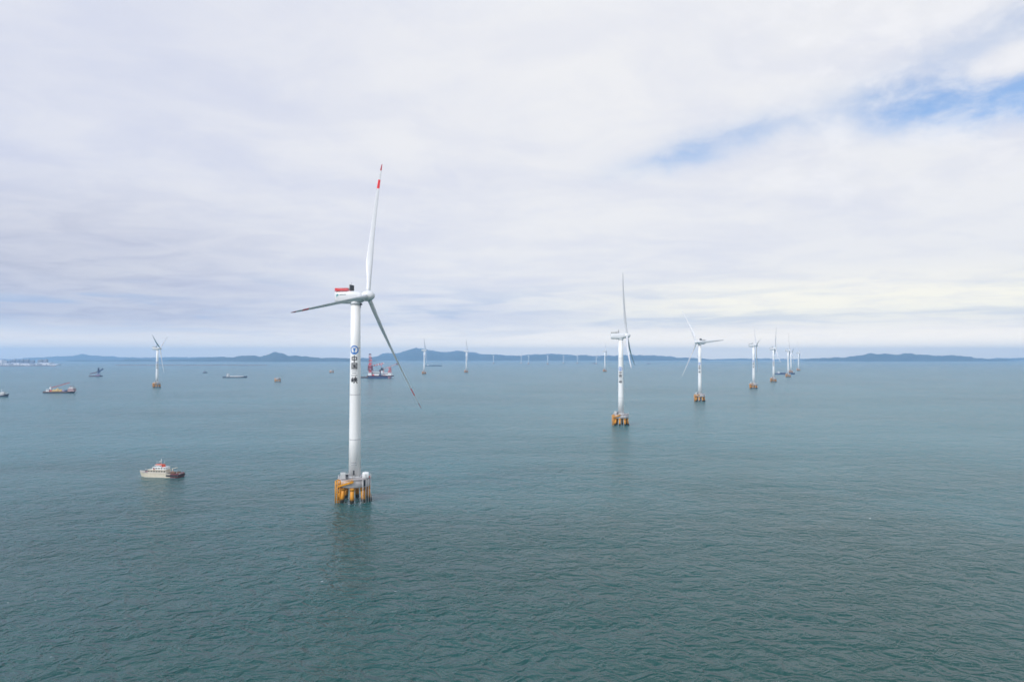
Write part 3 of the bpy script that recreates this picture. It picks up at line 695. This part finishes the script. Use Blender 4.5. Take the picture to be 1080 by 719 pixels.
# the supply boat: bow to the left, white forward, tyre-hung dark red stern
p = spot(169.3, 502.2)
b = thing('supply_boat', 'cream and white supply boat with red wheelhouse top and dark red stern', 'boat', p, R(180 - 8))
S_ = hull_secs(26.5, 6.6, 2.1, 1.1, .3, .9, 1.0)
hull(b, S_, 'cream', None, 'deckgrey', 'maroon', .16)
gunwale_rail(b, S_, .9, 'white', 4, 16)
m = MB()
for i in range(9):
    x = -13.0 + i * .85
    for s in (-1, 1):
        m.tube((x, s * 3.02, 1.1), (x, s * 3.42, 1.1), .58, 'dark', n=12)
for yy in (-2, -.7, .7, 2): m.tube((-13.2, yy, 1.2), (-13.65, yy, 1.2), .55, 'dark', n=12)
m.build('tyre_fender', b)
house(b, 'deckhouse', (.8, 0, 3.1), (11.5, 5.0, 2.1), 'cream')
house(b, 'upper_deckhouse', (-.4, 0, 4.85), (8.4, 4.2, 1.4), 'white')
w_ = house(b, 'wheelhouse', (.6, 0, 6.15), (3.8, 3.2, 1.2), 'white')
m = MB(); m.box((.3, 0, 6.95), (4.4, 3.5, .4), 'orange', taper=.9); m.box((-2.0, 0, 6.0), (1.4, 2.0, 1.4), 'orange', taper=.85); m.build('red_roof', w_)
m = MB(); m.tube((-.4, 0, 7.1), (-.4, 0, 10.4), .16, 'white', .07, 8); m.tube((-.4, -1.2, 9.2), (-.4, 1.2, 9.2), .07, 'white', n=6); m.tube((-.4, 0, 8.4), (.7, 0, 8.4), .1, 'white', n=6); m.box((.7, 0, 8.65), (.3, 1.6, .22), 'white'); m.tube((1.8, .8, 7.1), (1.8, .8, 9.3), .05, 'white', n=5); m.tube((-1.9, -.9, 6.6), (-1.9, -.9, 9.0), .05, 'rail', n=5); m.build('mast', b)
m = MB()
for i in range(14): m.tube((-3.5 + i * .9, -3.0, 2.15), (-3.5 + i * .9, -3.32, 2.05), .28, 'dark', n=10)
m.build('side_fender', b)
m = MB()
for s in (-1, 1): m.tube((-4.2, s * 1.5, 2.2), (-4.2, s * 1.5, 5.7), .36, 'dark', .3, 10)
m.build('funnel', b)
m = MB(); m.lathe([(.5, 2.3), (.55, 2.6), (.3, 2.8), (.3, 3.3), (.55, 3.5)], 'dark', 14, cx=9.6); m.box((8.3, 0, 2.7), (1.2, 1.8, .8), 'maroon'); m.build('windlass', b)
m = MB(); m.box((-8.6, .6, 2.5), (2.4, 2.0, .9), 'rust'); m.box((-6.4, -1.8, 2.4), (1.2, 1.0, .8), 'orange'); m.box((-11, -1, 2.5), (1.4, 1.4, .9), 'rust'); m.tube((-6.6, -1.4, 2), (-6.6, -1.4, 4.6), .2, 'cream', n=8); m.tube((-6.6, -1.4, 4.5), (-10.2, -1.0, 5.3), .14, 'cream', n=8); m.build('deck_gear', b)
m = MB(); m.tube((7.2, -2.6, 2.6), (8.4, -2.6, 2.6), .45, 'orange', n=10); m.tube((2.6, 2.3, 4.3), (2.6, 2.3, 4.8), .4, 'orange', n=10); m.build('life_ring', b)

# work barge, left
p = spot(63.5, 414.3)
b = thing('work_barge', 'rusty work barge heaped with yellow cargo, pinkish deckhouse at its right end', 'barge', p, R(4))
S_ = hull_secs(58, 14, 3.4, .6, .08, .95, 1.0)
hull(b, S_, 'rust', 'hull', 'deckgrey')
house(b, 'deckhouse', (22, 0, 6.0), (11, 10, 5.4), 'pink'); house(b, 'bridge', (22, 0, 10.3), (7.5, 8, 2.8), 'white')
m = MB(); m.tube((24, 0, 11), (24, 0, 17), .25, 'maroon', n=8); m.tube((24, -2, 14.5), (24, 2, 14.5), .15, 'maroon', n=6); m.tube((19.5, 0, 9), (19.5, 0, 14), .8, 'maroon', n=12); m.build('mast', b)
m = MB()
for i, (x, r, h) in enumerate(((-12, 6, 4.2), (-5, 6.4, 6.5), (1.5, 5.4, 4.6))):
    secs = []
    for j in range(6):
        t = j / 5; secs.append([(x + r * (1 - t * .92) * math.cos(2 * math.pi * q / 18) * random.uniform(.92, 1.08), r * (1 - t * .92) * math.sin(2 * math.pi * q / 18), 3 + h * t ** .8) for q in range(18)])
    m.loft(secs, 'sand')
m.build('cargo_heap', b)
for x, k_, h_ in ((8, 'lilac', 3.0), (12.5, 'navy', 2.8), (-15, 'orange', 2.6)):
    m = MB(); m.box((x, -1.5, 3 + h_ / 2), (4.2, 6.1, h_), k_)
    for q in range(6): m.box((x - 1.8 + q * .72, -4.58, 3 + h_ / 2), (.22, .1, h_ * .86), k_)
    m.build('container', b)
house(b, 'forward_house', (-22, 0, 5.2), (6, 7, 4.2), 'white')
m = MB(); m.tube((-19, 2, 3), (-19, 2, 9), .9, 'white', n=12); m.box((-19, 2, 9.8), (3.4, 3, 2.2), 'white'); m.build('crane', b)
m = MB(); m.lattice((-18, 2, 10), (16, 2, 20), 1.2, 'orange', .14, 14); m.tube((-19, 2, 11), (-19, 2, 15.5), .2, 'orange', n=6); m.tube((-19, 2, 15.5), (16, 2, 20), .08, 'dark', n=4); m.build('crane_boom', b)

# boat cut by the left edge
p = spot(-1.0, 418.3)
b = thing('fishing_boat', 'dark hulled boat with white cabin cut off by the left edge', 'boat', p, R(6))
S_ = hull_secs(33, 8, 3.0, 2.6, .32, .85, 1.0)
hull(b, S_, 'hull', 'hull', 'deckgrey'); gunwale_rail(b, S_, .9, 'white', 9, 16)
house(b, 'deckhouse', (3, 0, 4.6), (13, 6, 3.2), 'white'); house(b, 'wheelhouse', (6, 0, 7.3), (6, 5, 2.2), 'white')
m = MB(); m.tube((4, 0, 8.3), (4, 0, 13), .16, 'white', n=8); m.tube((13, 0, 5), (13, 0, 8.5), .12, 'white', n=8); m.build('mast', b)

# piling vessel with a leaning gantry
p = spot(101.5, 396.9)
b = thing('crane_barge', 'dark crane barge with raised gantry below the pale ridge on the left', 'crane barge', p, R(12))
S_ = hull_secs(44, 16, 3.0, .4, .06, .97, 1.0); hull(b, S_, 'maroon', 'hull', 'deckgrey')
house(b, 'deckhouse', (6, 0, 6), (12, 10, 6), 'lilac')
m = MB(); m.tube((6, 3, 3), (6, 3, 14), 1.6, 'navy', n=12); m.box((7, 3, 16), (9, 6, 5), 'navy'); m.build('crane', b)
m = MB(); m.lattice((10, 3, 17), (-20, 0, 10), 2.4, 'maroon', .4, 9); m.lattice((7, 3, 18), (22, 0, 27), 3.0, 'navy', .6, 6); m.lattice((6, 3, 18), (6, 3, 31), 3.4, 'navy', .7, 5); m.tube((6, 3, 31), (22, 0, 27), .3, 'dark', n=5); m.build('crane_boom', b)

# small dark fishing boat, far
p = spot(216.3, 393.2)
b = thing('trawler', 'tiny dark fishing boat right of the lone left turbine', 'boat', p, R(20))
S_ = hull_secs(19, 6, 3, 2, .35, .85, 1.0); hull(b, S_, 'hull', 'hull', 'rust')
house(b, 'wheelhouse', (-3, 0, 5), (6, 4, 4), 'lilac'); m = MB(); m.tube((0, 0, 3), (0, 0, 14), .3, 'dark', n=6); m.tube((0, 0, 5), (6, 0, 12), .22, 'dark', n=6); m.tube((0, 0, 13), (-7, 0, 7), .2, 'dark', n=6); m.build('mast', b)

def cargo_ship(loc, rz, L, B, dep, label, key, hatch, house_h, stern_white=True, sheer=2.0, cat='cargo ship'):
    b = thing('cargo_ship', label, cat, loc, rz)
    S_ = hull_secs(L, B, dep, sheer, .13, .8, 1.0); hull(b, S_, key, key, 'deckgrey')
    x0 = -L * .30
    house(b, 'deckhouse', (x0, 0, dep + house_h * .3), (L * .09, B * .8, house_h * .6), 'white'); house(b, 'bridge', (x0 + .5, 0, dep + house_h * .8), (L * .07, B * .86, house_h * .36), 'white')
    m = MB(); m.tube((x0 - L * .05, 0, dep), (x0 - L * .05, 0, dep + house_h * .9), 1.0, 'navy', n=12); m.build('funnel', b)
    m = MB(); m.tube((x0, 0, dep + house_h), (x0, 0, dep + house_h + 3), .2, 'white', n=6); m.tube((L * .42, 0, dep), (L * .42, 0, dep + 6), .25, 'white', n=6); m.build('mast', b)
    for i in range(3):
        a, c = -L * .22 + i * L * .19, L * .17; m = MB(); m.box((a + c / 2, 0, dep + .9), (c, B * .74, 2.4), hatch, taper=.96)
        for q in range(7): m.box((a + c * (q + .5) / 7, 0, dep + 2.14), (.3, B * .72, .12), 'rail')
        m.build('hatch_cover', b)
    return b
cargo_ship(spot(248.2, 398.2), R(3), 82, 13, 3.6, 'dark hulled cargo ship with white hatches left of the bare yellow foundation', 'hull', 'white', 10.5)
cargo_ship(spot(827.8, 394.6), R(2), 88, 14, 4.2, 'dark low cargo ship passing behind the row of right hand turbines', 'navy', 'navy', 7.0)
cargo_ship(spot(457, 385.9), R(1), 142, 20, 4.5, 'long thin dark ship right of the far turbine below the highest mountain', 'hull', 'hull', 5.0, sheer=1.0)

# jack-up platform with red legs, and the flat barge beside it
p = spot(401.3, 398.8)
b = thing('jackup_platform', 'red and white jack-up platform with lattice legs and cranes beyond the largest tower', 'jack-up platform', p, R(5))
m = MB()
secs = [[(x, -17 * s, 3.2), (x, 17 * s, 3.2), (x, 19 * s, 9.6), (x, -19 * s, 9.6)] for x, s in ((-43, .86), (-39, 1), (38, 1), (44, .8))]; secs = [[(x, y, max(z, 6.4)) for x, y, z in q] for q in secs]
m.loft(secs, 'maroon', smooth=False, per=lambda j, i: 'navy' if i == 0 else ('deckgrey' if i == 2 else 'maroon')); m.box((-8, 0, 3.0), (62, 34, 6.6), 'navy'); m.box((30, 0, 3.4), (10, 30, 5.6), 'lilac'); m.build('hull', b)
for x, y, top, sw in ((-33, -13, 78, 1), (-33, 13, 66, 1), (31, -13, 38, 1), (31, 13, 34, 1)):
    m = MB(); m.lattice((x, y, -1), (x, y, top), 6.0, 'red', .42, 14, 'pink')
    if x < 0: m.box((x, y, top + 1.5), (7, 7, 3), 'maroon')
    m.build('leg', b)
for x in (-33, 31):
    for y in (-13, 13): m = MB(); m.box((x, y, 14), (11, 11, 9), 'white', taper=.9); m.box((x, y, 19), (12, 12, 1.2), 'pink'); m.build('jack_house', b)
house(b, 'deckhouse', (-12, -8, 15.5), (22, 14, 12), 'white'); house(b, 'accommodation', (15, 2, 14), (20, 24, 9), 'white')
m = MB(); m.lathe([(0.5, 24), (9, 24.4), (9, 25), (.5, 25)], 'deckgrey', 8, cx=-12, cy=-8); m.build('helideck', b)
m = MB(); m.tube((-33, -2, 10), (-33, -2, 34), 3.2, 'red', n=16); m.box((-33, -2, 34), (17, 12, 17), 'maroon', taper=.82); m.box((-35, -2, 46), (8, 8, 8), 'red', taper=.7); m.tube((-29, -2, 40), (-35, -2, 55), .6, 'red', n=6); m.build('main_crane', b)
m = MB(); m.lattice((-30, -2, 40), (12, -2, 50), 3.6, 'red', .6, 10, 'white'); m.tube((-35, -2, 54), (12, -2, 50), .25, 'dark', n=5); m.build('main_crane_boom', b)
m = MB(); m.tube((6, -10, 10), (6, -10, 26), 2.4, 'white', n=14); m.box((6, -10, 30), (9, 7, 8), 'dark', taper=.9); m.tube((6, -10, 34), (3, -10, 48), .6, 'red', n=8); m.build('deck_crane', b)
m = MB(); m.lattice((8, -10, 30), (54, -12, 47), 2.4, 'pink', .3, 12); m.box((55.5, -12, 47), (6, 4, 5), 'maroon'); m.tube((3, -10, 48), (54, -12, 48.5), .2, 'rail', n=5); m.build('deck_crane_boom', b)
m = MB()
for x, y, k_, d_ in ((-22, -15, 'red', (6, 3, 3)), (0, -15.5, 'navy', (7, 3, 4)), (14, -15, 'pink', (6, 3, 3.4)), (24, -15, 'white', (5, 3, 3)), (38, -8, 'white', (5, 5, 5)), (-3, 12, 'maroon', (5, 5, 19)), (27, 2, 'red', (4, 4, 15)), (8, 14, 'pink', (5, 5, 22)), (-24, 12, 'pink', (6, 5, 14))): m.box((x, y, 9.6 + d_[2] / 2), d_, k_)
m.build('deck_cargo', b)
p = spot(383.5, 398.6)
b = thing('flat_barge', 'low brown flat barge moored at the left end of the jack-up platform', 'barge', p, R(3))
S_ = hull_secs(36, 11, 3.6, .5, .06, .96, 1.0); hull(b, S_, 'rust', 'hull', 'rust')
m = MB()
for i in range(6): m.tube((-14 + i * 4.6, -3, 4.4), (-14 + i * 4.6, 3.4, 4.4), 1.1, 'rust' if i % 2 else 'dark', n=10)
m.build('deck_cargo', b); house(b, 'deckhouse', (14, 0, 5.2), (5, 5, 4), 'sand')

def small_boat(px, py, L, key, hk, label, rz):
    b = thing('small_boat', label, 'boat', spot(px, py), R(rz), 'small boats near the horizon')
    S_ = hull_secs(L, L * .22, L * .09, L * .05, .3, .85, 1.0); hull(b, S_, key, key, 'rust'); house(b, 'cabin', (-L * .15, 0, L * .09 + L * .06), (L * .3, L * .15, L * .12), hk)
    m = MB(); m.tube((0, 0, L * .09), (0, 0, L * .34), L * .008, 'dark', n=6); m.build('mast', b)
small_boat(627.2, 383.4, 40, 'maroon', 'maroon', 'small red boat at the foot of a tiny turbine on the horizon', 8)
small_boat(684.2, 383.6, 44, 'hull', 'lilac', 'long low dark boat on the horizon right of the second nearest turbine', 5)
small_boat(693.2, 383.5, 24, 'hull', 'lilac', 'shorter dark boat just right of the long low one on the horizon', 25)
small_boat(557.0, 384.0, 24, 'rust', 'pink', 'faint brown boat below the close pair of tiny turbines', -10)

# ------------------------------------------------------------------ broken water round the near piles and the boat
M['foam'] = mat('foam_white', (0.62, 0.66, 0.66), 0.8, var=0.08)
def fleck(mb, x, y, r, stretch=1.0, rot=0.0):
    n = 9; vs = []
    for i in range(n):
        t = 2 * math.pi * i / n; q = r * random.uniform(.45, 1.15); a, b_ = q * math.cos(t) * stretch, q * math.sin(t)
        vs.append((x + a * math.cos(rot) - b_ * math.sin(rot), y + a * math.sin(rot) + b_ * math.cos(rot), 0.03))
    mb.add(vs, [tuple(range(n))], 'foam')
fm = MB(); c0 = spot(374, 527.5); fa = math.atan2(-c0.x, c0.y)
for kk in range(8):
    a = R(-10 + 45 * kk) + fa; bx, by = c0.x + 7.4 * math.sin(a), c0.y - 7.4 * math.cos(a)
    for i in range(9): t = random.uniform(0, 6.28); q = random.uniform(.95, 1.7); fleck(fm, bx + q * math.cos(t), by + q * math.sin(t), random.uniform(.1, .34), 1.8, t + 1.57)
bp = spot(169.3, 502.2); br = R(180 - 8)
def bo(x, y): return bp.x + x * math.cos(br) - y * math.sin(br), bp.y + x * math.sin(br) + y * math.cos(br)
for i in range(60):
    x = random.uniform(-13, 13); w = 3.2 if x < 6 else 3.2 * max(.1, (13.5 - x) / 7.5) ** .6
    fleck(fm, *bo(x, random.choice((-1, 1)) * (w + random.uniform(.1, .7))), random.uniform(.08, .28), 2.5, br)
fo = fm.build('foam'); fo['kind'] = 'stuff'; fo['label'] = 'flecks of white foam round the near piles and boat'

# ------------------------------------------------------------------ haze
hm = bpy.data.materials.new('haze'); hm.use_nodes = True; hm.node_tree.nodes.clear(); k = G(hm.node_tree)
pv = k.n('ShaderNodeVolumePrincipled'); pv.inputs['Density'].default_value = HAZE_DENSITY; pv.inputs['Color'].default_value = (*HAZE_COLOR, 1); pv.inputs['Anisotropy'].default_value = 0.2
ho = k.n('ShaderNodeOutputMaterial'); hm.node_tree.links.new(pv.outputs[0], ho.inputs['Volume'])
M['haze'] = hm
m = MB(); m.box((0, 8500, 156), (33000, 22800, 316), 'haze'); hz = m.build('haze'); hz['kind'] = 'stuff'; hz['label'] = 'thin blue sea haze'
